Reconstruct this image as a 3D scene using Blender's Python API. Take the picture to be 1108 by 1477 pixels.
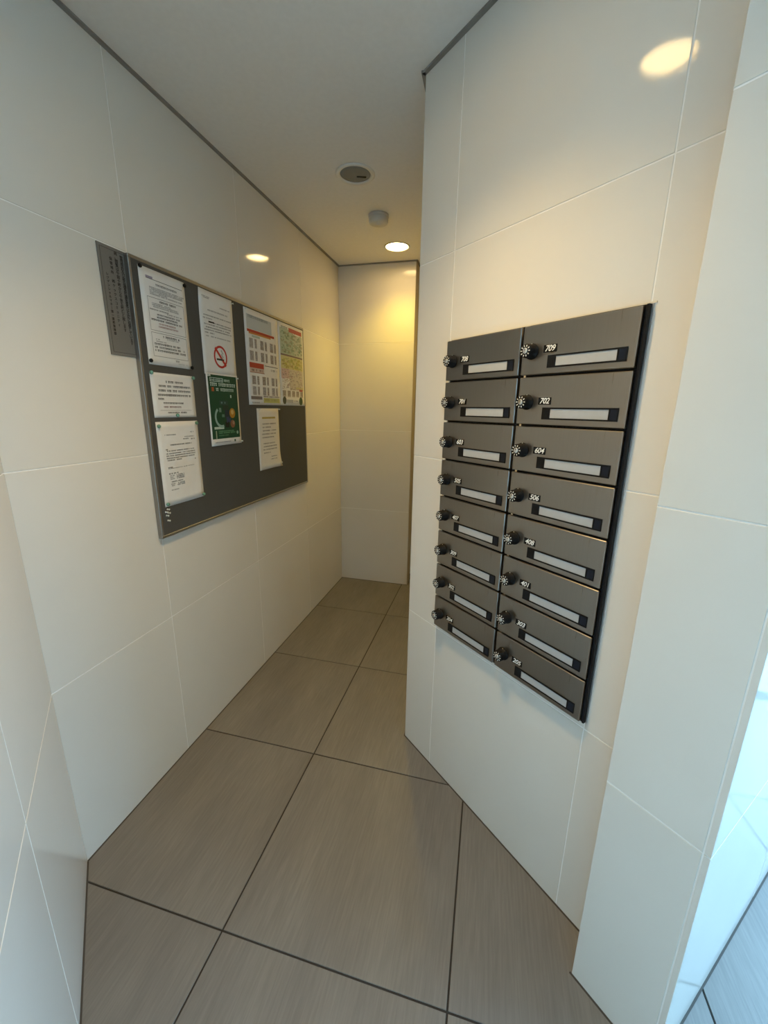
import bpy, bmesh, math, random
from mathutils import Matrix, Vector
random.seed(7)
SC = bpy.context.scene
COL = SC.collection
for o in list(bpy.data.objects):
    bpy.data.objects.remove(o)

# ------------------------------------------------------------------ camera
IMG_W, IMG_H, F_PX = 1108.0, 1477.0, 589.8
YAW, PITCH, ROLL = 0.2472, -0.2481, 0.0145
CAM = Vector((1.1033, -0.6598, 1.3630))
def camera_matrix():
    fwd = Vector((-math.sin(YAW), math.cos(YAW), 0)); rt = Vector((math.cos(YAW), math.sin(YAW), 0)); up = Vector((0, 0, 1))
    f2 = fwd*math.cos(PITCH)+up*math.sin(PITCH); u2 = -fwd*math.sin(PITCH)+up*math.cos(PITCH)
    r3 = rt*math.cos(ROLL)+u2*math.sin(ROLL); u3 = -rt*math.sin(ROLL)+u2*math.cos(ROLL)
    return Matrix(((r3.x, u3.x, -f2.x, CAM.x), (r3.y, u3.y, -f2.y, CAM.y), (r3.z, u3.z, -f2.z, CAM.z), (0, 0, 0, 1)))
cd = bpy.data.cameras.new('camera'); cam = bpy.data.objects.new('camera', cd); COL.objects.link(cam)
cd.sensor_fit = 'HORIZONTAL'; cd.sensor_width = 36.0; cd.lens = F_PX/IMG_W*36.0; cd.clip_start = 0.02
cam.matrix_world = camera_matrix()
SC.camera = cam

# ------------------------------------------------------------------ sky light, exposure
SKY_COLOUR = (0.36, 0.68, 1.0); SKY_STRENGTH = 11.9
LAMP_COLOUR = (1.0, 0.70, 0.30); LAMP_STRENGTH = 45.0; LAMP_BEAM = 60.0   # lens glow, watts of the beam
w = bpy.data.worlds.new('sky'); SC.world = w; w.use_nodes = True
bg = w.node_tree.nodes['Background']; bg.inputs[0].default_value = (*SKY_COLOUR, 1); bg.inputs[1].default_value = SKY_STRENGTH
vs = SC.view_settings
vs.view_transform = 'Standard'; vs.look = 'None'; vs.gamma = 1.0; vs.use_curve_mapping = False
vs.exposure = 0.0

# ------------------------------------------------------------------ materials
MATS = {}
def mat(name, col, rough=0.5, metal=0.0, spec=0.5, build=None, emit=None):
    if name in MATS: return MATS[name]
    m = bpy.data.materials.new(name); m.use_nodes = True
    nt = m.node_tree; b = nt.nodes['Principled BSDF']
    b.inputs['Base Color'].default_value = (*col, 1); b.inputs['Roughness'].default_value = rough
    b.inputs['Metallic'].default_value = metal; b.inputs['Specular IOR Level'].default_value = spec
    if emit:
        b.inputs['Emission Color'].default_value = (*emit[0], 1); b.inputs['Emission Strength'].default_value = emit[1]
    if build: build(nt, b)
    MATS[name] = m
    return m
def N(nt, t, **kw):
    n = nt.nodes.new(t)
    for k, v in kw.items(): setattr(n, k, v)
    return n
def mix_rgb(nt, fac, a, b):
    mx = N(nt, 'ShaderNodeMix', data_type='RGBA')
    nt.links.new(fac, mx.inputs[0])
    for i, v in ((6, a), (7, b)):
        if isinstance(v, tuple): mx.inputs[i].default_value = (*v, 1)
        else: nt.links.new(v, mx.inputs[i])
    return mx.outputs[2]
def ramp(nt, src, lo, hi):
    r = N(nt, 'ShaderNodeMapRange'); r.inputs['From Min'].default_value = lo; r.inputs['From Max'].default_value = hi
    nt.links.new(src, r.inputs['Value']); return r.outputs['Result']

def b_walltile(nt, b):
    oi = N(nt, 'ShaderNodeObjectInfo')
    geo = N(nt, 'ShaderNodeNewGeometry')
    nz = N(nt, 'ShaderNodeTexNoise'); nz.inputs['Scale'].default_value = 3.0; nz.inputs['Detail'].default_value = 3
    nt.links.new(geo.outputs['Position'], nz.inputs['Vector'])
    c = mix_rgb(nt, ramp(nt, nz.outputs['Fac'], .3, .7), (0.735, 0.70, 0.635), (0.76, 0.725, 0.66))
    c2 = mix_rgb(nt, oi.outputs['Random'], (0.965, 0.965, 0.965), (1, 1, 1))
    mu = N(nt, 'ShaderNodeMix', data_type='RGBA', blend_type='MULTIPLY'); mu.inputs[0].default_value = 1
    nt.links.new(c, mu.inputs[6]); nt.links.new(c2, mu.inputs[7])
    nt.links.new(mu.outputs[2], b.inputs['Base Color'])
    # faint cloth-like relief of the glaze
    mp = N(nt, 'ShaderNodeMapping'); mp.inputs['Scale'].default_value = (40, 40, 260)
    nt.links.new(geo.outputs['Position'], mp.inputs['Vector'])
    n2 = N(nt, 'ShaderNodeTexNoise'); n2.inputs['Scale'].default_value = 1.0; n2.inputs['Detail'].default_value = 2
    nt.links.new(mp.outputs['Vector'], n2.inputs['Vector'])
    bp = N(nt, 'ShaderNodeBump'); bp.inputs['Strength'].default_value = 0.02; bp.inputs['Distance'].default_value = 0.002
    nt.links.new(n2.outputs['Fac'], bp.inputs['Height']); nt.links.new(bp.outputs['Normal'], b.inputs['Normal'])
WALL_TILE = mat('glazed_wall_tile', (.64, .6, .54), 0.06, spec=0.20, build=b_walltile)
GROUT = mat('pale_grout', (0.90, 0.88, 0.84), 0.8)

def b_floortile(nt, b):
    oi = N(nt, 'ShaderNodeObjectInfo'); geo = N(nt, 'ShaderNodeNewGeometry')
    off = N(nt, 'ShaderNodeVectorMath', operation='SCALE'); off.inputs[0].default_value = (13.7, 7.3, 0)
    nt.links.new(oi.outputs['Random'], off.inputs['Scale'])
    add = N(nt, 'ShaderNodeVectorMath', operation='ADD')
    nt.links.new(geo.outputs['Position'], add.inputs[0]); nt.links.new(off.outputs[0], add.inputs[1])
    def streak(sx, sy, det, rot):
        mp = N(nt, 'ShaderNodeMapping'); mp.inputs['Scale'].default_value = (sx, sy, 1); mp.inputs['Rotation'].default_value = (0, 0, rot)
        nt.links.new(add.outputs[0], mp.inputs['Vector'])
        t = N(nt, 'ShaderNodeTexNoise'); t.inputs['Scale'].default_value = 1; t.inputs['Detail'].default_value = det; t.inputs['Roughness'].default_value = .6
        nt.links.new(mp.outputs['Vector'], t.inputs['Vector']); return t.outputs['Fac']
    big = streak(6, 1.4, 3, 0.06); fine = streak(170, 9, 4, 0.02)
    c1 = mix_rgb(nt, ramp(nt, big, .3, .7), (0.172, 0.160, 0.148), (0.222, 0.207, 0.189))
    c2 = mix_rgb(nt, ramp(nt, fine, .34, .68), (0.89, 0.89, 0.89), (1.08, 1.08, 1.08))
    mu = N(nt, 'ShaderNodeMix', data_type='RGBA', blend_type='MULTIPLY'); mu.inputs[0].default_value = 1
    nt.links.new(c1, mu.inputs[6]); nt.links.new(c2, mu.inputs[7]); nt.links.new(mu.outputs[2], b.inputs['Base Color'])
    bp = N(nt, 'ShaderNodeBump'); bp.inputs['Strength'].default_value = .12; bp.inputs['Distance'].default_value = .002
    nt.links.new(fine, bp.inputs['Height']); nt.links.new(bp.outputs['Normal'], b.inputs['Normal'])
FLOOR_TILE = mat('streaked_stone_tile', (.24, .22, .2), 0.42, spec=0.4, build=b_floortile)
FLOOR_GROUT = mat('dark_floor_grout', (0.035, 0.030, 0.026), 0.9)

def b_noise(lo, hi, scale):
    def f(nt, b):
        geo = N(nt, 'ShaderNodeNewGeometry')
        t = N(nt, 'ShaderNodeTexNoise'); t.inputs['Scale'].default_value = scale; t.inputs['Detail'].default_value = 4
        nt.links.new(geo.outputs['Position'], t.inputs['Vector'])
        nt.links.new(mix_rgb(nt, ramp(nt, t.outputs['Fac'], .3, .7), lo, hi), b.inputs['Base Color'])
    return f
CEIL = mat('matt_ceiling_paint', (.6, .59, .56), 0.9, spec=.2, build=b_noise((.79, .78, .75), (.82, .81, .78), 60))
TRIM = mat('grey_ceiling_trim', (.24, .23, .21), 0.55, build=b_noise((.22, .21, .195), (.26, .25, .23), 30))
SEAL = mat('dark_base_sealant', (.06, .052, .045), 0.8)
OUTSIDE = mat('outdoor_paving', (.32, .33, .34), 0.85, build=b_noise((.28, .29, .3), (.36, .37, .38), 8))
SHADED_TILE = mat('beige_shaded_tile', (.62, .55, .42), 0.5, build=b_noise((.60, .53, .40), (.64, .57, .44), 5))  # wall tile of the end recess, darkened and yellowed for its shade

def b_brushed(nt, b):
    tc = N(nt, 'ShaderNodeTexCoord'); mp = N(nt, 'ShaderNodeMapping'); mp.inputs['Scale'].default_value = (900, 6, 1)
    nt.links.new(tc.outputs['Object'], mp.inputs['Vector'])
    t = N(nt, 'ShaderNodeTexNoise'); t.inputs['Scale'].default_value = 1; t.inputs['Detail'].default_value = 3
    nt.links.new(mp.outputs['Vector'], t.inputs['Vector'])
    nt.links.new(mix_rgb(nt, ramp(nt, t.outputs['Fac'], .3, .7), (.315, .29, .26), (.335, .308, .275)), b.inputs['Base Color'])
    nt.links.new(ramp(nt, t.outputs['Fac'], -1.6, 5.2), b.inputs['Roughness'])
STEEL = mat('brushed_bronze_steel', (.33, .3, .27), 0.32, metal=1.0, build=b_brushed)
BLACK = mat('black_plastic', (.010, .010, .011), 0.55, spec=.12, build=b_noise((.008, .008, .009), (.013, .013, .014), 200))
NAVY = mat('blue_black_slot_plastic', (.010, .013, .022), 0.3, spec=.2)
SLOTCARD = mat('pale_name_card', (.43, .435, .44), 0.45, build=b_noise((.42, .425, .43), (.44, .445, .45), 90))
SILVER = mat('silver_metal', (.72, .72, .72), 0.3, metal=0.85)
ALU = mat('anodised_aluminium', (.33, .325, .31), 0.36, metal=0.9, build=b_noise((.32, .315, .30), (.34, .335, .32), 400))
FELT = mat('dark_grey_board_felt', (.085, .083, .078), 0.85, spec=.2, build=b_noise((.078, .076, .071), (.092, .09, .085), 700))
PLATE = mat('grey_metal_plate', (.19, .186, .175), 0.45, metal=0.2, build=b_noise((.185, .18, .17), (.2, .195, .185), 300))
PAPER = mat('white_paper', (.78, .775, .76), 0.6, spec=.3, build=b_noise((.765, .76, .745), (.79, .785, .77), 40))
CREAMPAPER = mat('cream_paper', (.74, .70, .63), 0.6, spec=.3, build=b_noise((.73, .69, .62), (.75, .71, .64), 40))
WHITEPL = mat('white_plastic', (.56, .55, .52), 0.4)
RINGPL = mat('offwhite_plastic_ring', (.72, .72, .69), 0.45)
def b_grille(nt, b):
    tc = N(nt, 'ShaderNodeTexCoord'); vo = N(nt, 'ShaderNodeTexVoronoi'); vo.inputs['Scale'].default_value = 420; vo.inputs['Randomness'].default_value = 0
    nt.links.new(tc.outputs['Object'], vo.inputs['Vector'])
    nt.links.new(mix_rgb(nt, ramp(nt, vo.outputs['Distance'], .25, .45), (.09, .10, .105), (.22, .24, .25)), b.inputs['Base Color'])
GRILLE = mat('perforated_grey_grille', (.17, .18, .18), 0.55, build=b_grille)
LENS = mat('glowing_lamp_lens', (.9, .85, .7), 0.3, emit=(LAMP_COLOUR, LAMP_STRENGTH))
REFLECTOR = mat('lamp_reflector', (.55, .54, .5), 0.5)
GREENPIN = mat('translucent_green_plastic', (.16, .36, .29), 0.25)
CLEARPIN = mat('clear_pale_plastic', (.75, .78, .76), 0.2)
BRASSY = mat('pin_steel', (.6, .6, .58), .3, metal=.9)
INK = {}
def ink(c):
    k = tuple(round(v, 3) for v in c)
    if k not in INK: INK[k] = mat('print_ink_%d' % len(INK), k, 0.6, spec=.3)
    return INK[k]

# ------------------------------------------------------------------ mesh helpers
def add_box(bm, x0, x1, y0, y1, z0, z1, mi=0):
    v = [bm.verts.new((x, y, z)) for z in (z0, z1) for y in (y0, y1) for x in (x0, x1)]
    for q in ((0, 2, 3, 1), (4, 5, 7, 6), (0, 1, 5, 4), (2, 6, 7, 3), (0, 4, 6, 2), (1, 3, 7, 5)):
        f = bm.faces.new([v[i] for i in q]); f.material_index = mi
    return v
def box_bm(*a, bevel=0, seg=1):
    bm = bmesh.new(); add_box(bm, *a)
    if bevel: bmesh.ops.bevel(bm, geom=list(bm.edges), offset=bevel, segments=seg, affect='EDGES', profile=.5)
    return bm
def lathe(bm, prof, n=32, cx=0, cy=0, mi=0, axis='z'):
    """profile = [(radius, height)...]; revolve about z"""
    rings = []
    for r, h in prof:
        if r < 1e-6: rings.append([bm.verts.new((cx, cy, h))])
        else: rings.append([bm.verts.new((cx+r*math.cos(2*math.pi*i/n), cy+r*math.sin(2*math.pi*i/n), h)) for i in range(n)])
    for a, b in zip(rings, rings[1:]):
        for i in range(n):
            j = (i+1) % n
            if len(a) == 1 and len(b) == 1: continue
            if len(a) == 1: f = bm.faces.new((a[0], b[i], b[j]))
            elif len(b) == 1: f = bm.faces.new((a[i], a[j], b[0]))
            else: f = bm.faces.new((a[i], a[j], b[j], b[i]))
            f.material_index = mi; f.smooth = True
    return rings
def obj(name, bm, m, parent=None, mw=None, smooth=None, fix=True):
    me = bpy.data.meshes.new(name)
    if fix: bmesh.ops.recalc_face_normals(bm, faces=list(bm.faces))
    bm.to_mesh(me); bm.free()
    for mm in (m if isinstance(m, (list, tuple)) else [m]): me.materials.append(mm)
    if smooth: me.shade_smooth() if hasattr(me, 'shade_smooth') else None
    o = bpy.data.objects.new(name, me); COL.objects.link(o)
    if parent is not None: o.parent = parent
    if mw is not None: o.matrix_world = mw
    return o
def tag(o, label=None, cat=None, group=None, kind=None):
    if label: o['label'] = label
    if cat: o['category'] = cat
    if group: o['group'] = group
    if kind: o['kind'] = kind
    return o
def empty(name, mw):
    o = bpy.data.objects.new(name, None); o.empty_display_size = .05; COL.objects.link(o); o.matrix_world = mw; return o
def frame(origin, u, out):
    u = Vector(u).normalized(); out = Vector(out).normalized()
    return Matrix(((u.x, 0, out.x, origin[0]), (u.y, 0, out.y, origin[1]), (u.z, 1, out.z, origin[2]), (0, 0, 0, 1)))
def text_mesh(body, size, shear=0, ext=.0003, offset=0, align='CENTER', extra=1.0):
    c = bpy.data.curves.new('t', 'FONT'); c.body = body; c.size = size; c.shear = shear; c.extrude = ext; c.offset = offset
    c.align_x = align; c.align_y = 'CENTER'; c.resolution_u = 3; c.space_character = extra
    t = bpy.data.objects.new('t', c); COL.objects.link(t)
    dg = bpy.context.evaluated_depsgraph_get(); dg.update()
    me = bpy.data.meshes.new_from_object(t.evaluated_get(dg))
    bpy.data.objects.remove(t); bpy.data.curves.remove(c)
    me.materials.clear()
    return me
def mesh_obj(name, me, m, parent, loc=(0, 0, 0)):
    me.materials.append(m); o = bpy.data.objects.new(name, me); COL.objects.link(o); o.parent = parent; o.location = loc; return o

# ------------------------------------------------------------------ measured layout (metres)
ZC = 2.314
ROWS = [0.0, 0.5955, 1.2016, 1.8078, ZC]
NEAR_Y, BACK_Y, BACK_X = 0.0448, 2.319, 0.5472
GX = 0.5062
A = 0.8269
D = Vector((math.sin(A), -math.cos(A), 0)); NRM = Vector((D.y, -D.x, 0))
M0 = Vector((0.8444, 0.7923, 0))
PD, POST0, POST1 = 0.0977, 0.846, 1.033
O_NEAR = 1.1206
S_END, O_FAR = 2.8, -0.95
def W(s, o, z=0): return M0 + D*s + NRM*o + Vector((0, 0, z))
F_LEFT = frame((0, 0, 0), (0, 1, 0), (1, 0, 0))
F_MAIL = frame(M0, D, NRM)
F_BACK = frame((0, BACK_Y, 0), (1, 0, 0), (0, -1, 0))

# ------------------------------------------------------------------ setting: walls with single tiles
GAP = 0.0032
def wall(name, mw, us, slab, rows=ROWS, tile_mat=WALL_TILE, tile_front=0.0, label=None):
    """us: tile joints along the wall; slab: (u0,u1,w0) backing; tiles sit proud of the grout face"""
    root = obj(name, box_bm(slab[0], slab[1], 0, ZC, slab[2], -0.0012), GROUT, mw=mw)
    tag(root, label, None, kind='structure')
    cache = {}
    for a, b in zip(us, us[1:]):
        for c, d in zip(rows, rows[1:]):
            ga = 0 if a == us[0] else GAP/2; gb = 0 if b == us[-1] else GAP/2
            gc = 0 if c == rows[0] else GAP/2; gd = 0 if d == rows[-1] else GAP/2
            x0, x1, y0, y1 = a+ga, b-gb, c+gc, d-gd
            k = (round(x1-x0, 4), round(y1-y0, 4))
            if k not in cache:
                bm = box_bm(0, k[0], 0, k[1], -.010, 0)
                fr = [e for e in bm.edges if all(abs(v.co.z) < 1e-6 for v in e.verts)]
                bmesh.ops.bevel(bm, geom=fr, offset=.0006, segments=1, affect='EDGES')
                t = obj('tile', bm, tile_mat, root); cache[k] = t
            else:
                t = cache[k].copy(); COL.objects.link(t); t.parent = root
            t.location = (x0, y0, tile_front)
    return root
wall('wall_left', F_LEFT, [NEAR_Y, .4913, 1.0938, 1.6943, BACK_Y], (NEAR_Y-.06, BACK_Y+.1, -.06))
wall('wall_right', F_MAIL, [0, .1635, .733, POST0], (0, 1.0, -.05))
wall('wall_back', F_BACK, [0, BACK_X], (0, BACK_X, -.12))
wall('wall_near', frame((0, NEAR_Y, 0), -D, -NRM), [-3.2] + [-.421-.602*k for k in range(4, -1, -1)] + [0], (-3.2, 0, -.06))
# inner side of the mailbox block (faces the corridor), and the recess behind the end wall
wall('wall_inner', frame((M0.x, M0.y, 0), (0, -1, 0), (-1, 0, 0)), [-1.64, -1.2, -.6, 0], (-1.64, 0, -.04))
rec = obj('wall_recess', box_bm(BACK_X-.02, M0.x+.05, 0, ZC, -.05, 0), SHADED_TILE, mw=frame((0, BACK_Y+.115, 0), (1, 0, 0), (0, -1, 0))); tag(rec, kind='structure')
bb = obj('baseboard_recess', box_bm(BACK_X, M0.x, 0, .05, 0, .01), SEAL, mw=frame((0, BACK_Y+.115, 0), (1, 0, 0), (0, -1, 0))); tag(bb, kind='structure')
# pillar beside the mailboxes: proud of the mailbox wall, its side runs off towards the entrance hall
F_POST = frame(W(0, PD), D, NRM)
wall('wall_pillar', F_POST, [POST0, POST1-.0130], (POST0, POST1-.0102, -PD-.02))
F_SIDE = frame(W(POST1, PD), -NRM, D)
wall('wall_side', F_SIDE, [0, .60, -O_FAR+PD], (0.011, -O_FAR+PD+.05, -.06))
wall('wall_hall', frame(W(S_END, O_NEAR), -NRM, -D), [0, .6, 1.2, 1.8, O_NEAR-O_FAR], (-.06, O_NEAR-O_FAR, -.06))

# floor: base bed, single tiles, dark joints
poly = [(-.15, 2.75), (1.15, 2.75), (2.80, 1.60), tuple(W(S_END, O_FAR-.06))[:2], tuple(W(S_END, O_NEAR+.06))[:2], (-.15, -.05)]
def prism(pts, z0, z1):
    bm = bmesh.new()
    a = [bm.verts.new((x, y, z0)) for x, y in pts]; b = [bm.verts.new((x, y, z1)) for x, y in pts]
    bm.faces.new(a); bm.faces.new(b)
    for i in range(len(pts)): j = (i+1) % len(pts); bm.faces.new((a[i], a[j], b[j], b[i]))
    return bm
floor = obj('floor', prism(poly, -.06, -.0022), FLOOR_GROUT); tag(floor, kind='structure')
def inside(x, y, grow=.0):
    s = (Vector((x, y, 0))-M0).dot(D); o = (Vector((x, y, 0))-M0).dot(NRM)
    return s, o
tm = None
for i in range(-2, 11):
    for j in range(-9, 5):
        x0, y0 = GX+.6*i, .6*j
        keep = False
        for fx in (0, .15, .3, .45, .6):
            for fy in (0, .15, .3, .45, .6):
                x, y = x0+fx, y0+fy
                s, o = inside(x, y)
                if x > 0 and y < BACK_Y+.1 and o < O_NEAR and s < S_END and ((x < M0.x and s < .0) or (o > 0 and s > -1.2) or (s > POST1 and o > O_FAR)):
                    keep = True
        if not keep: continue
        if tm is None:
            bm = box_bm(.0024, .5976, .0024, .5976, -.03, 0)
            fr = [e for e in bm.edges if all(abs(v.co.z) < 1e-6 for v in e.verts)]
            bmesh.ops.bevel(bm, geom=fr, offset=.0008, segments=1, affect='EDGES')
            t = obj('tile', bm, FLOOR_TILE, floor); tm = t
        else:
            t = tm.copy(); COL.objects.link(t); t.parent = floor
        t.location = (x0, y0, 0)
ground = obj('ground', prism([(-40, -40), (40, -40), (40, 40), (-40, 40)], -.3, -.09), OUTSIDE); tag(ground, kind='structure')

# ceiling with round cut-outs for the fittings
BEAM_DEG = 116
LAMPS = [(.473, 2.066), (.792, .124)]
SPK = (.475, 1.254)
def ceiling():
    c = bpy.data.curves.new('c', 'CURVE'); c.dimensions = '2D'; c.fill_mode = 'BOTH'; c.extrude = .03
    def spl(pts):
        s = c.splines.new('POLY'); s.points.add(len(pts)-1); s.use_cyclic_u = True
        for p, q in zip(s.points, pts): p.co = (q[0], q[1], 0, 1)
    spl(poly)
    for (x, y), r in [(l, .0705) for l in LAMPS] + [(SPK, .066)]:
        spl([(x+r*math.cos(a*math.pi/24), y+r*math.sin(a*math.pi/24)) for a in range(48)])
    t = bpy.data.objects.new('c', c); COL.objects.link(t)
    dg = bpy.context.evaluated_depsgraph_get(); dg.update()
    me = bpy.data.meshes.new_from_object(t.evaluated_get(dg)); bpy.data.objects.remove(t)
    me.materials.clear(); me.materials.append(CEIL); me.name = 'ceiling'
    o = bpy.data.objects.new('ceiling', me); COL.objects.link(o); o.location = (0, 0, ZC+.03); tag(o, kind='structure')
ceiling()
roof = obj('ceiling_void', prism(poly, ZC+.10, ZC+.2), CEIL); tag(roof, kind='structure')
# entrance header: the hall opens to the street below it
hd = obj('wall_entrance', box_bm(POST1-.06, S_END, 2.16, ZC, -.12, 0), CEIL, mw=frame(W(0, O_FAR), D, NRM)); tag(hd, kind='structure')

# grey trim under the ceiling and dark sealant along the floor
tn = [0]
def strip(mw, u0, u1, v0, v1, w0, w1, m):
    tn[0] += 1
    o = obj('trim_%d' % tn[0], box_bm(u0, u1, v0, v1, w0, w1), m, mw=mw); tag(o, kind='structure')
TH, TP = .006, .012
F_INNER = frame((M0.x, M0.y, 0), (0, -1, 0), (-1, 0, 0))
F_NEAR = frame((0, NEAR_Y, 0), -D, -NRM)
for mw, a, b in ((F_LEFT, NEAR_Y, BACK_Y), (F_BACK, TP, BACK_X+TP), (F_MAIL, -.004, POST0), (F_INNER, -1.62, .011), (F_NEAR, -2.9, -.01)):
    strip(mw, a, b, ZC-TH, ZC, 0, TP, TRIM)
strip(frame((BACK_X, BACK_Y, 0), (0, 1, 0), (1, 0, 0)), 0, .115, ZC-TH, ZC, 0, TP, TRIM)
for mw, a, b in ((F_LEFT, NEAR_Y, BACK_Y), (F_BACK, .004, BACK_X), (F_MAIL, 0, POST0), (F_INNER, -1.62, .003), (F_NEAR, -2.9, -.004), (F_POST, POST0-.004, POST1), (F_SIDE, 0, 1.0)):
    strip(mw, a, b, 0, .0012, 0, .0042, SEAL)
# side of the end wall: tile in shade, the shade put into its colour
ret = obj('wall_return', box_bm(0, .12, 0, ZC-TH, -.004, .001), SHADED_TILE, mw=frame((BACK_X, BACK_Y, 0), (0, 1, 0), (1, 0, 0))); tag(ret, kind='structure')
ret.matrix_world = frame((BACK_X, BACK_Y+.004, 0), (0, 1, 0), (1, 0, 0))

# ------------------------------------------------------------------ mailboxes
LEFTN = ['708', '701', '603', '505', '407', '309', '302', '204']
RIGHTN = ['709', '702', '604', '506', '408', '401', '303', '205']
DW, DH, PITCH_V, TOPZ = .2735, .1125, .1180, 1.5600
COLS = [.1735, .4550]
W0, W1 = .010, .020          # door back and front face
proto = {}
def part(name, parent, bmf, m, loc=(0, 0, 0)):
    """build once, then share the mesh between the sixteen boxes"""
    if name not in proto:
        o = obj(name, bmf(), m, parent); proto[name] = o
    else:
        o = proto[name].copy(); COL.objects.link(o); o.parent = parent
    o.location = loc
    return o
def bm_knob():
    bm = bmesh.new()
    lathe(bm, [(0, 0), (.0185, 0), (.0185, .003), (.0165, .0042), (.0160, .0215), (.0158, .0235), (.0146, .0255), (0, .0255)], 40)
    for v in bm.verts:                       # shallow grip flutes on the side
        r = math.hypot(v.co.x, v.co.y)
        if .004 < v.co.z < .024 and r > .0155:
            a = math.atan2(v.co.y, v.co.x); k = 1-.045*(math.cos(10*a) > .3); v.co.x *= k; v.co.y *= k
    return bm
def bm_marks():
    bm = bmesh.new()
    for i in range(10):
        a = 2*math.pi*i/10; R = Matrix.Rotation(a, 4, 'Z')
        vs = add_box(bm, .0094, .0134, -.0011, .0011, .0254, .0259)
        for v in vs: v.co = R @ v.co
    return bm
def bm_cap():
    bm = bmesh.new(); lathe(bm, [(0, .0255), (.0066, .0255), (.0066, .0268), (.0058, .0275), (0, .0275)], 24); return bm
def bm_notch(): return box_bm(-.0008, .0008, .0005, .0052, .0274, .0278)
def bm_index(): return box_bm(-.0012, .0012, .0166, .0183, .0026, .0040)
def bm_slot():
    bm = bmesh.new(); x0, x1, y0, y1 = 0, .182, 0, .0278; a = .0035
    c0, c1 = .022, .162
    add_box(bm, x0, x1, y0, a, 0, .0022); add_box(bm, x0, x1, y1-a, y1, 0, .0022)
    add_box(bm, x0, c0, a, y1-a, 0, .0022); add_box(bm, c1, c1+.003, a, y1-a, 0, .0022); add_box(bm, x1-.0018, x1, a, y1-a, 0, .0022)
    return bm
rownames = ['top', 'second', 'third', 'fourth', 'fifth', 'sixth', 'seventh', 'bottom']
for ci, (L, nums) in enumerate(zip(COLS, (LEFTN, RIGHTN))):
    for ri, num in enumerate(nums):
        B = TOPZ - ri*PITCH_V - DH
        root = empty('mailbox', F_MAIL @ Matrix.Translation((L, B, 0.0)))
        tag(root, 'brushed steel mailbox numbered %s with black dial, %s of the %s column' % (num, rownames[ri], ('left', 'right')[ci]), 'mailbox', 'wall mailboxes in two columns')
        part('body', root, lambda: box_bm(.009, DW+.003, -.0025, DH+.0025, .0005, W0), BLACK)
        part('door', root, lambda: box_bm(0, DW, 0, DH, W0, W1, bevel=.0015), STEEL)
        sl = part('name_slot', root, bm_slot, BLACK, (.0758, .0132, W1))
        part('name_card', sl, lambda: box_bm(.022, .162, .0035, .0243, .0002, .0011), SLOTCARD)
        part('slot_window', sl, lambda: box_bm(.165, .1802, .0035, .0243, .0002, .0014), NAVY)
        pl = part('number_plate', root, lambda: box_bm(0, .0350, 0, .0168, 0, .0014, bevel=.0004), BLACK, (.0618, .0475, W1))
        tmn = text_mesh(num, .0186, shear=.28, ext=.0002, offset=.00022, extra=.94)
        n_ = mesh_obj('number', tmn, ink((.88, .88, .86)), pl, (.0172, .0083, .0016))
        kn = part('dial_knob', root, bm_knob, BLACK, (.0290, .0535, W1))
        part('dial_marks', kn, bm_marks, ink((.72, .72, .70)))
        cp = part('dial_cap', kn, bm_cap, SILVER)
        part('index_mark', kn, bm_index, ink((.72, .72, .70)))
        part('cap_notch', kn, bm_notch, BLACK)
# slim surround on the wall side: black rail with a bright lip
mf = empty('mailbox_surround', F_MAIL @ Matrix.Translation((0, TOPZ-7*PITCH_V-DH, 0)))
tag(mf, 'slim black and silver edging around the bank of mailboxes', 'frame')
Hh = 7*PITCH_V+DH
obj('side_rail', box_bm(.7318, .7365, -.003, Hh+.003, .0003, .0125), BLACK, mf)
obj('edge_lip', box_bm(.7366, .7400, -.005, Hh+.004, .0003, .0030), SILVER, mf)
obj('sealant_bead', box_bm(.172, .744, Hh+.0045, Hh+.0075, .0003, .0022), mat('cream_sealant', (.72, .66, .54), .6), mf)

# ------------------------------------------------------------------ notice board on the left wall
BY0, BY1, BZ0, BZ1 = .474, 1.682, .907, 1.802
BD = .0178                       # frame depth
PW = .0165                       # face of the grey panel
board = empty('notice_board', F_LEFT @ Matrix.Translation((BY0, BZ0, 0)))
tag(board, 'dark grey notice board in a slim aluminium frame on the left wall', 'notice board')
bw, bh = BY1-BY0, BZ1-BZ0
obj('panel', box_bm(.008, bw-.008, .008, bh-.008, .0005, PW), FELT, board)
FT = .010
obj('frame_rail', box_bm(0, bw, bh-FT, bh, .0005, BD, bevel=.0012), ALU, board)
obj('frame_rail', box_bm(0, bw, 0, FT, .0005, BD, bevel=.0012), ALU, board)
obj('frame_rail', box_bm(0, FT, FT, bh-FT, .0005, BD, bevel=.0012), ALU, board)
obj('frame_rail', box_bm(bw-FT, bw, FT, bh-FT, .0005, BD, bevel=.0012), ALU, board)

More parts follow.
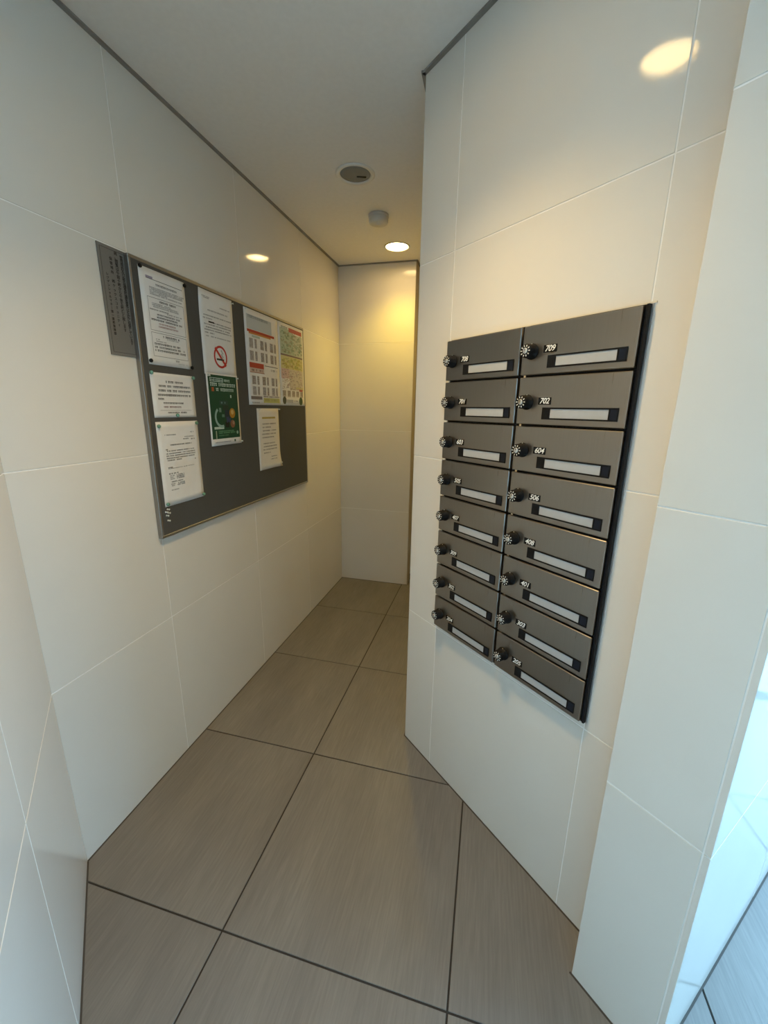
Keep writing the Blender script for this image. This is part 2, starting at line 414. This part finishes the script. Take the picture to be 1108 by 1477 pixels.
# papers: each a slightly bowed sheet with its print lying on it
class Sheet:
    def __init__(self, name, label, u0, u1, v0, v1, lift=.0006, bow=.0, curl=None, m=None, group='sheets pinned to the notice board', cat='notice', tilt=0):
        self.w, self.h = u1-u0, v1-v0; self.bow, self.curl = bow, curl
        self.root = empty(name, F_LEFT @ Matrix.Translation((u0, v0, PW+lift)) @ Matrix.Rotation(tilt, 4, 'Z'))
        tag(self.root, label, cat, group)
        bm = bmesh.new(); nx, ny = 10, 14
        g = [[[bm.verts.new((self.w*i/nx, self.h*j/ny, self.z(i/nx, j/ny)+t)) for i in range(nx+1)] for j in range(ny+1)] for t in (0, .0004)]
        for j in range(ny):
            for i in range(nx):
                for t in (0, 1):
                    f = bm.faces.new((g[t][j][i], g[t][j][i+1], g[t][j+1][i+1], g[t][j+1][i])); f.smooth = True
        ring = [(0, i) for i in range(nx+1)] + [(j, nx) for j in range(1, ny+1)] + [(ny, i) for i in range(nx-1, -1, -1)] + [(j, 0) for j in range(ny-1, 0, -1)]
        for (a, b), (c, d) in zip(ring, ring[1:]+ring[:1]): bm.faces.new((g[0][a][b], g[0][c][d], g[1][c][d], g[1][a][b]))
        obj('sheet', bm, m or PAPER, self.root)
        self.layers = {}
    def z(self, x, y):
        z = self.bow*math.sin(math.pi*x)*(.4+.6*math.sin(math.pi*y))
        if self.curl:
            cx, cy, amt = self.curl; d = max(0, 1-math.hypot(x-cx, (y-cy)*1.4)/.45); z += amt*d*d
        return z
    def q(self, layer, col, x0, x1, y0, y1, k=1):
        """flat printed patch; x right, y down, both 0..1"""
        bm, mats = self.layers.setdefault(layer, (bmesh.new(), []))
        m = ink(col)
        if m not in mats: mats.append(m)
        n = max(1, int((x1-x0)*10)); nn = max(1, int((y1-y0)*14))
        zz = .00055+.00012*k
        def P(x, y): return (x*self.w, (1-y)*self.h, self.z(x, 1-y)+zz)
        gr = [[bm.verts.new(P(x0+(x1-x0)*i/n, y0+(y1-y0)*j/nn)) for i in range(n+1)] for j in range(nn+1)]
        for j in range(nn):
            for i in range(n):
                f = bm.faces.new((gr[j+1][i], gr[j+1][i+1], gr[j][i+1], gr[j][i])); f.material_index = mats.index(m)
    def fan(self, layer, col, pts, k=1):
        bm, mats = self.layers.setdefault(layer, (bmesh.new(), []))
        m = ink(col)
        if m not in mats: mats.append(m)
        f = bm.faces.new([bm.verts.new((x*self.w, (1-y)*self.h, self.z(x, 1-y)+.00055+.00012*k)) for x, y in reversed(pts)]); f.material_index = mats.index(m)
    def ring(self, layer, col, cx, cy, r0, r1, a0=0, a1=360, k=1, n=40):
        asp = self.w/self.h
        p = lambda r, a: (cx+r*math.cos(math.radians(a)), cy+r*asp*math.sin(math.radians(a)))
        for i in range(n):
            a, b = a0+(a1-a0)*i/n, a0+(a1-a0)*(i+1)/n
            self.fan(layer, col, [p(r0, a), p(r1, a), p(r1, b), p(r0, b)], k)
    def line(self, layer, x0, x1, y, h=.014, col=(.10, .10, .10), dens=.92, k=2):
        """a row of illegible letter-sized strokes"""
        h *= 1.15; x = x0; cw = h*.75*self.h/self.w
        while x < x1-cw*.5:
            if random.random() < dens:
                a = random.uniform(.7, 1.0); hh = h*random.uniform(.8, 1)
                self.q(layer, col, x, min(x+cw*a, x1), y-hh/2, y-hh/2+hh*.42, k)
                self.q(layer, col, x+cw*.12, min(x+cw*(a-.1), x1), y+hh*.06, y+hh/2, k)
            x += cw
    def done(self):
        for nm, (bm, mats) in self.layers.items(): obj(nm, bm, mats, self.root, fix=False)

DK, GY, LG = (.04, .04, .04), (.13, .13, .13), (.26, .26, .26)
# top left: framed two-section notice
p = Sheet('notice_sheet', 'white notice with two boxed sections and black pins, top left of the board', .508, .709, 1.492, 1.782, bow=.002)
p.q('print', (.30, .28, .38), .13, .27, .075, .10); p.q('print', GY, .13, .93, .098, .104)
p.line('print', .32, .80, .145, .020, (.16, .16, .16))
for i in range(5): p.line('print', .18, (.96, .94, .92, .55, .9)[i], .185+i*.017, .012, LG)
def rect(p, x0, x1, y0, y1, t=.004, c=GY):
    p.q('print', c, x0, x1, y0, y0+t); p.q('print', c, x0, x1, y1-t, y1); p.q('print', c, x0, x0+t*1.4, y0, y1); p.q('print', c, x1-t*1.4, x1, y0, y1)
rect(p, .12, .92, .285, .63); rect(p, .12, .92, .65, .905)
p.line('print', .36, .74, .315, .019, DK)
for y, a, b, c in ((.345, .2, .6, LG), (.362, .2, .78, LG), (.38, .2, .8, LG), (.41, .14, .55, GY), (.425, .5, .86, LG)): p.line('print', a, b, y, .012, c)
for y, a, b, c in ((.455, .28, .8, GY), (.485, .27, .74, DK), (.515, .15, .84, DK), (.55, .3, .68, (.40, .24, .22)), (.58, .29, .73, (.36, .2, .18))): p.line('print', a, b, y, .017, c)
p.line('print', .36, .74, .682, .021, DK); p.line('print', .44, .72, .705, .011, LG); p.line('print', .2, .3, .72, .011, LG); p.line('print', .2, .42, .742, .011, LG)
for y, b in ((.77, .74), (.805, .84), (.84, .88)): p.line('print', .16, b, y, .019, DK)
p.line('print', .6, .69, .93, .020, LG); p.line('print', .66, .9, .96, .014, (.55, .55, .54)); p.done()
# middle left: half-height notice
p = Sheet('notice_sheet', 'small landscape notice with bold text and a rule, middle of the left stack', .504, .709, 1.322, 1.468, bow=.0015)
for y, a, b in ((.19, .32, .72), (.29, .16, .9), (.39, .12, .9), (.49, .12, .89), (.58, .12, .24)): p.line('print', a, b, y, .042, DK)
p.line('print', .22, .70, .67, .035, DK); p.line('print', .22, .62, .76, .035, (.2, .1, .1)); p.q('print', GY, .14, .88, .832, .838)
p.line('print', .30, .57, .89, .03, GY); p.line('print', .6, .76, .89, .036, DK); p.done()
# bottom left: letter
p = Sheet('notice_sheet', 'white typed letter with green pins at the corners, bottom left of the board', .504, .710, 1.015, 1.308, bow=.002)
p.line('print', .78, .88, .135, .013, LG); p.line('print', .16, .42, .155, .013, LG); p.line('print', .62, .88, .19, .013, LG); p.line('print', .58, .72, .215, .012, GY); p.line('print', .78, .88, .222, .014, GY)
p.line('print', .26, .8, .275, .014, GY)
for y, a, b in ((.325, .15, .2), (.345, .17, .86), (.375, .15, .86), (.402, .15, .86), (.43, .15, .84), (.455, .16, .5)): p.line('print', a, b, y, .013, GY)
p.line('print', .83, .87, .475, .014, GY); p.line('print', .16, .26, .545, .022, GY); p.line('print', .26, .8, .553, .007, LG)
p.line('print', .16, .38, .615, .015, GY)
for y in (.64, .66, .68): p.line('print', .18, .28, y, .012, LG); p.line('print', .33, .52, y, .015, GY)
p.line('print', .2, .48, .715, .014, GY)
for y in (.742, .762): p.line('print', .18, .28, y, .012, LG); p.line('print', .33, .52, y, .015, GY)
p.line('print', .18, .36, .815, .011, LG); p.done()
# no-smoking notice
p = Sheet('no_smoking_notice', 'white notice with a red no smoking sign above the green poster', .779, .990, 1.484, 1.788, bow=.003, curl=(0, 1, .004))
p.line('letterhead', .08, .3, .075, .010, LG); p.line('letterhead', .12, .3, .09, .012, LG)
p.line('print', .58, .92, .155, .013, LG); p.line('print', .22, .82, .225, .016, LG)
for y, a, b, c in ((.29, .1, .93, GY), (.325, .08, .34, LG), (.365, .22, .92, GY), (.395, .1, .9, GY), (.43, .12, .86, GY), (.46, .1, .92, GY), (.495, .1, .36, GY), (.535, .12, .86, LG)): p.line('print', a, b, y, .013, c)
p.q('print', (.02, .02, .02), .22, .38, .352, .370, 3)
RD = (.50, .035, .03); cx, cy, R = .50, .765, .205; asp = p.w/p.h
p.ring('no_smoking_sign', RD, cx, cy, R*.80, R, k=3)
dx, dy = .155, .155*asp; t = .018
p.fan('no_smoking_sign', RD, [(cx-dx+t, cy-dy-t*asp), (cx+dx+t, cy+dy-t*asp), (cx+dx-t, cy+dy+t*asp), (cx-dx-t, cy-dy+t*asp)], 3)
p.q('no_smoking_sign', (.02, .02, .02), cx-.125, cx+.06, cy+.022, cy+.045, 2); p.q('no_smoking_sign', (.02, .02, .02), cx+.075, cx+.10, cy+.022, cy+.045, 2)
for i in range(7): p.ring('no_smoking_sign', (.2, .2, .2), cx+.03+.02*(i % 3), cy-.08+.016*i, .008, .016, k=2, n=8)
p.done()
# green poster
G0, G1, G2 = (.004, .058, .030), (.004, .045, .024), (.010, .09, .05)
p = Sheet('green_poster', 'dark green poster with white lettering below the no smoking notice', .780, .988, 1.204, 1.490, lift=.0036, bow=.0015)
p.q('picture', G0, .045, .955, .022, .905)
p.q('picture', (.45, .6, .55), .1, .5, .06, .115, 2); p.line('lettering', .12, .48, .088, .04, G1, 1, 3); p.line('lettering', .53, .72, .088, .032, (.4, .55, .47), 1, 3)
p.line('lettering', .1, .9, .15, .042, (.45, .58, .52), .97, 3); p.q('lettering', (.38, .09, .03), .13, .2, .19, .245, 3); p.line('lettering', .26, .86, .218, .038, (.42, .55, .48), .97, 3)
for (a, b, c, d, cc) in ((.33, .6, .37, .43, (.02, .06, .05)), (.38, .52, .385, .41, (.12, .22, .22)), (.42, .62, .43, .5, (.015, .04, .03)), (.30, .37, .47, .53, (.14, .24, .2)), (.48, .64, .49, .62, (.012, .03, .05)),
                        (.52, .66, .6, .68, (.03, .05, .12)), (.47, .60, .67, .75, (.006, .012, .012)), (.38, .46, .56, .6, (.1, .2, .16))): p.q('picture', cc, a, b, c, d, 3)
p.ring('picture', (.42, .20, .02), .73, .545, 0.0, .10, k=4, n=20); p.ring('picture', (.6, .42, .14), .73, .53, 0, .05, k=5, n=16)
p.ring('picture', (.22, .09, .05), .72, .70, 0, .08, k=4, n=20); p.ring('picture', (.34, .2, .12), .75, .685, 0, .04, k=5, n=16)
p.ring('picture', (.28, .42, .38), .36, .60, .155, .205, 70, 235, k=4, n=20)
p.q('picture', (.55, .66, .62), .70, .74, .285, .325, 3)
p.q('picture', (.50, .62, .56), .12, .42, .735, .768, 2); p.line('lettering', .24, .78, .80, .018, (.12, .3, .16), .95, 3); p.line('lettering', .24, .80, .825, .018, (.12, .3, .16), .95, 3); p.line('lettering', .24, .55, .86, .014, (.1, .26, .14), .95, 3)
p.q('picture', (.35, .42, .3), .15, .18, .79, .90, 3); p.ring('picture', (.3, .45, .36), .87, .83, 0, .035, k=3, n=14)
p.line('lettering', .12, .62, .955, .014, (.2, .2, .2), 1, 2); p.q('lettering', (.05, .12, .08), .74, .79, .93, .965, 2); p.done()
# collection calendars
BR, RD2, OR = (.20, .155, .12), (.42, .05, .03), (.50, .20, .05)
p = Sheet('calendar_poster', 'large timetable poster with orange and red bands, top of the board', 1.075, 1.376, 1.371, 1.787, bow=.003, m=PAPER, cat='poster')
p.q('print', (.50, .55, .58), .06, .78, .055, .20); p.line('print', .1, .68, .075, .024, (.22, .26, .3), 1, 3)
p.q('print', RD2, .06, .86, .205, .232, 2); p.q('print', OR, .10, .74, .232, .25, 2); p.q('print', (.45, .55, .46), .18, .4, .258, .28, 2)
for rr in range(2):
    for cc in range(3):
        for k2 in range(2):
            for q in range(8): p.line('print', .10+cc*.30+k2*.14, .10+cc*.30+k2*.14+(.10, .06)[k2], .300+rr*.13+q*.0125, .0105, BR, 1)
p.q('print', RD2, .07, .47, .545, .60, 2); p.q('print', (.56, .42, .34), .07, .47, .60, .645, 2); p.line('print', .12, .42, .625, .02, (.16, .10, .08), .6, 3); p.q('print', (.3, .12, .08), .07, .48, .645, .652, 3)
p.q('print', GY, .5, .94, .555, .562); p.line('print', .6, .9, .60, .02, LG, .5)
for rr in range(2):
    for cc in range(3):
        for k2 in range(2):
            for q in range(8): p.line('print', .12+cc*.29+k2*.14, .12+cc*.29+k2*.14+(.10, .06)[k2], .690+rr*.115+q*.0115, .0098, BR, 1)
p.q('print', (.20, .18, .19), .06, .38, .905, .94, 2); p.q('print', (.46, .46, .16), .42, .95, .92, .975, 2); p.line('print', .42, .95, .905, .014, BR); p.line('print', .44, .9, .945, .02, (.3, .27, .1), .7, 3); p.line('print', .08, .3, .975, .012, LG); p.done()
p = Sheet('calendar_poster', 'large leaflet with green, yellow and pink picture panels, top right of the board', 1.3775, 1.668, 1.371, 1.787, bow=.003, m=PAPER, cat='poster')
p.q('print', (.44, .52, .42), .06, .56, .06, .37); p.q('print', (.52, .55, .46), .56, .95, .10, .37); p.q('print', (.48, .12, .10), .40, .94, .035, .085, 2); p.line('print', .06, .36, .05, .022, (.2, .25, .2))
for i in range(150): x, y = random.uniform(.07, .88), random.uniform(.09, .35); p.line('print', x, x+random.uniform(.04, .1), y, random.uniform(.01, .025), random.choice([(.16, .26, .16), (.3, .4, .3), (.24, .3, .2), (.36, .3, .2)]), .9)
p.q('print', (.22, .16, .15), .06, .95, .365, .385, 3); p.q('print', (.60, .56, .28), .06, .95, .385, .54)
for i in range(90): x, y = random.uniform(.07, .86), random.uniform(.40, .53); p.line('print', x, x+random.uniform(.04, .1), y, random.uniform(.01, .022), random.choice([(.42, .40, .08), (.5, .46, .12), (.34, .26, .1), (.3, .36, .12)]), .9)
p.q('print', (.62, .46, .44), .06, .36, .54, .66)
p.q('print', (.60, .55, .48), .36, .95, .54, .80)
for i in range(150): x, y = random.uniform(.07, .88), random.uniform(.55, .80); p.line('print', x, x+random.uniform(.03, .07), y, random.uniform(.007, .013), random.choice([(.40, .16, .17), (.24, .2, .2), (.36, .28, .24), (.34, .24, .16), (.14, .12, .12), (.3, .3, .24)]), .8)
for i in range(5): p.q('print', (.46, .42, .38), .08+i*.18, .21+i*.18, .81, .89); [p.line('print', .09+i*.18, .2+i*.18, .82+q*.012, .008, BR) for q in range(5)]
p.q('print', (.56, .52, .28), .62, .94, .76, .785, 2); p.q('print', (.46, .1, .06), .76, .92, .785, .81, 2)
p.ring('print', (.08, .09, .07), .14, .935, 0, .07, k=3, n=16); p.ring('print', (.06, .10, .05), .82, .94, 0, .08, k=3, n=16); p.q('print', (.40, .42, .48), .22, .48, .925, .965, 2); p.line('print', .5, .7, .94, .014, BR); p.done()
# cream notice below the calendars
p = Sheet('notice_sheet', 'cream notice with a yellow highlighted heading, below the timetable poster', 1.134, 1.343, 1.055, 1.355, bow=.003, curl=(1, 0, .012), m=CREAMPAPER)
p.q('print', (.55, .42, .12), .2, .82, .138, .168); p.line('print', .22, .8, .152, .022, (.36, .26, .05), 1, 3)
for y, a, b in ((.25, .2, .84), (.305, .17, .58), (.36, .2, .84), (.415, .17, .84), (.47, .17, .72), (.57, .2, .74), (.62, .2, .84), (.67, .18, .84), (.725, .2, .5)): p.line('print', a, b, y, .019, (.2, .18, .15), .95)
p.line('print', .54, .82, .80, .014, GY); p.line('print', .5, .82, .845, .014, GY); p.done()

# pins
def bm_disc_pin():
    bm = bmesh.new(); lathe(bm, [(0, 0), (.0055, 0), (.0062, .002), (.0062, .005), (.005, .0068), (0, .0072)], 16); return bm
def bm_push_pin():
    bm = bmesh.new(); lathe(bm, [(0, 0), (.0035, 0), (.0035, .001), (.0016, .002), (.0016, .006), (.0034, .0075), (.0034, .0088), (0, .009)], 12); return bm
PINP = {}
def pin(kind, u, v, label, m, wz=.0025):
    if kind not in PINP:
        o = obj('board_pin', (bm_disc_pin if kind != 'push' else bm_push_pin)(), m); PINP[kind] = o
    else:
        o = PINP[kind].copy(); COL.objects.link(o)
    o.matrix_world = F_LEFT @ Matrix.Translation((u, v, PW+wz))
    tag(o, label, 'pin', 'pins holding the notices')
cn = [('top left', .513, 1.779), ('top right', .706, 1.772), ('bottom left', .513, 1.503), ('bottom right', .706, 1.498)]
for c, u, v in cn: pin('black', u, v, 'round black pin at the %s corner of the boxed notice' % c, BLACK)
for c, u, v in (('top left', .508, 1.466), ('top right', .706, 1.462), ('bottom middle', .606, 1.329)): pin('green', u, v, 'round green pin at the %s of the small landscape notice' % c, GREENPIN)
for c, u, v in (('top left', .513, 1.294), ('top right', .701, 1.300), ('bottom left', .513, 1.024), ('bottom right', .704, 1.024)): pin('green', u, v, 'round green pin at the %s corner of the typed letter' % c, GREENPIN)
pin('push', .984, 1.776, 'clear push pin at the top right of the no smoking notice', CLEARPIN, .004)
for c, u, v in (('top left', .791, 1.479), ('top right', .978, 1.479), ('bottom right', .981, 1.213)): pin('push', u, v, 'clear push pin at the %s corner of the green poster' % c, CLEARPIN, .006)
for c, u, v in (('top left', 1.083, 1.780), ('bottom left', 1.083, 1.379), ('bottom right', 1.371, 1.379)): pin('push', u, v, 'clear push pin at the %s of the timetable poster' % c, CLEARPIN, .004)
for c, u, v in (('top right', 1.660, 1.780), ('bottom right', 1.660, 1.379)): pin('push', u, v, 'clear push pin at the %s of the picture leaflet' % c, CLEARPIN, .004)
for c, u, v in (('top left', 1.146, 1.351), ('top right', 1.336, 1.351), ('bottom right', 1.338, 1.075)): pin('push', u, v, 'clear push pin at the %s corner of the cream notice' % c, CLEARPIN, .006)
for lb, u, v in (('topmost', .512, 1.006), ('second', .503, .998), ('third', .514, .993), ('fourth', .505, .985), ('lowest', .509, .966)):
    pin('push', u, v, 'spare clear push pin in the board, %s of five below the typed letter' % lb, CLEARPIN, .0005)

# engraved plate left of the board
pl = empty('sign_plate', F_LEFT @ Matrix.Translation((.385, 1.507, 0)))
tag(pl, 'narrow grey metal plate with vertical black Japanese lettering, left of the notice board', 'sign')
pw, ph = .097, .297
obj('plate', box_bm(0, pw, 0, ph, .0004, .0035, bevel=.0006), PLATE, pl)
bm = bmesh.new(); g = .008; t = .0011
for a in ((g, pw-g, g, g+t), (g, pw-g, ph-g-t, ph-g), (g, g+t, g+t, ph-g-t), (pw-g-t, pw-g, g+t, ph-g-t)): add_box(bm, *a, .0033, .0038)
obj('border_line', bm, ink((.07, .068, .06)), pl)
cols = [(.0790, .2775, .0168, '管理規約及び総会議事録議案書等は左記に保管しています', .0112, .0095),
        (.0600, .2830, .0, '尚、閲覧は午前十時から午後五時迄と致します', .0112, .0104),
        (.0410, .2640, .0, '保管場所　㈱ケックスコミュニティ', .0098, .0118),
        (.0225, .2200, .0, 'レジデンシャルマネー第一業務管理部', .0086, .0100)]
for x, top, _, s, size, pitch in cols:
    bmx = bmesh.new()
    for i, ch in enumerate(s):
        if ch == '　': continue
        ch2 = {'ー': '｜'}.get(ch, ch)
        me = text_mesh(ch2, size, ext=.00015, offset=.00012)
        me.transform(Matrix.Translation((x, top-i*pitch, .0037))); bmx.from_mesh(me); bpy.data.meshes.remove(me)
    obj('lettering', bmx, ink((.012, .012, .011)), pl, fix=False)

# ------------------------------------------------------------------ ceiling fittings
def downlight(x, y, label, beam=LAMP_BEAM, col=LAMP_COLOUR):
    root = empty('downlight', Matrix.Translation((x, y, ZC))); tag(root, label, 'light', 'recessed downlights')
    bm = bmesh.new(); lathe(bm, [(.0685, .006), (.0685, -.003), (.0740, -.0042), (.0785, -.003), (.0785, -.0002), (.0700, -.0002)], 48); obj('trim_ring', bm, WHITEPL, root)
    bm = bmesh.new(); lathe(bm, [(.0690, -.001), (.0690, .055), (.0670, .055), (.0670, -.001)], 48); obj('reflector', bm, REFLECTOR, root)
    bm = bmesh.new(); lathe(bm, [(0, .012), (.0668, .012), (.0668, .016), (0, .016)], 48); obj('lens', bm, LENS, root)
    ld = bpy.data.lights.new('downlight_beam', 'SPOT'); ld.energy = beam; ld.color = col; ld.spot_size = math.radians(BEAM_DEG); ld.spot_blend = 1.0; ld.shadow_soft_size = .045
    lo = bpy.data.objects.new('beam', ld); COL.objects.link(lo); lo.parent = root; lo.location = (0, 0, -.004)
downlight(*LAMPS[0], 'glowing round downlight in the ceiling at the corridor end', LAMP_BEAM*.46, (1.0, 0.70, 0.10))
downlight(*LAMPS[1], 'glowing round downlight in the ceiling above the mailboxes')
sp = empty('ceiling_speaker', Matrix.Translation((*SPK, ZC))); tag(sp, 'round ceiling speaker with white ring and grey grille', 'speaker')
bm = bmesh.new(); lathe(bm, [(.0640, .004), (.0640, -.003), (.0700, -.006), (.0790, -.0055), (.0830, -.002), (.0830, -.0002), (.066, -.0002)], 48); obj('ring', bm, RINGPL, sp)
bm = bmesh.new(); lathe(bm, [(0, -.0028), (.045, -.0022), (.0638, -.0008), (.0638, .004), (0, .004)], 48); obj('grille', bm, GRILLE, sp)
bm = box_bm(-.020, .020, -.0045, .0045, -.0050, -.0018, bevel=.0008)
bd = obj('badge', bm, BLACK, sp); bd.location = (.020, .022, .0004); bd.rotation_euler = (0, 0, .35)
sd = empty('smoke_detector', Matrix.Translation((.472, 1.640, ZC))); tag(sd, 'small white round smoke detector on the ceiling between speaker and lamp', 'detector')
bm = bmesh.new(); lathe(bm, [(0, -.0002), (.052, -.0002), (.052, -.010), (.049, -.012), (.047, -.012)], 40); obj('base', bm, WHITEPL, sd)
bm = bmesh.new(); lathe(bm, [(.046, -.010), (.0495, -.013), (.0495, -.030), (.045, -.038), (.034, -.042), (.018, -.042), (.016, -.045), (0, -.0455)], 40); obj('cover', bm, WHITEPL, sd)
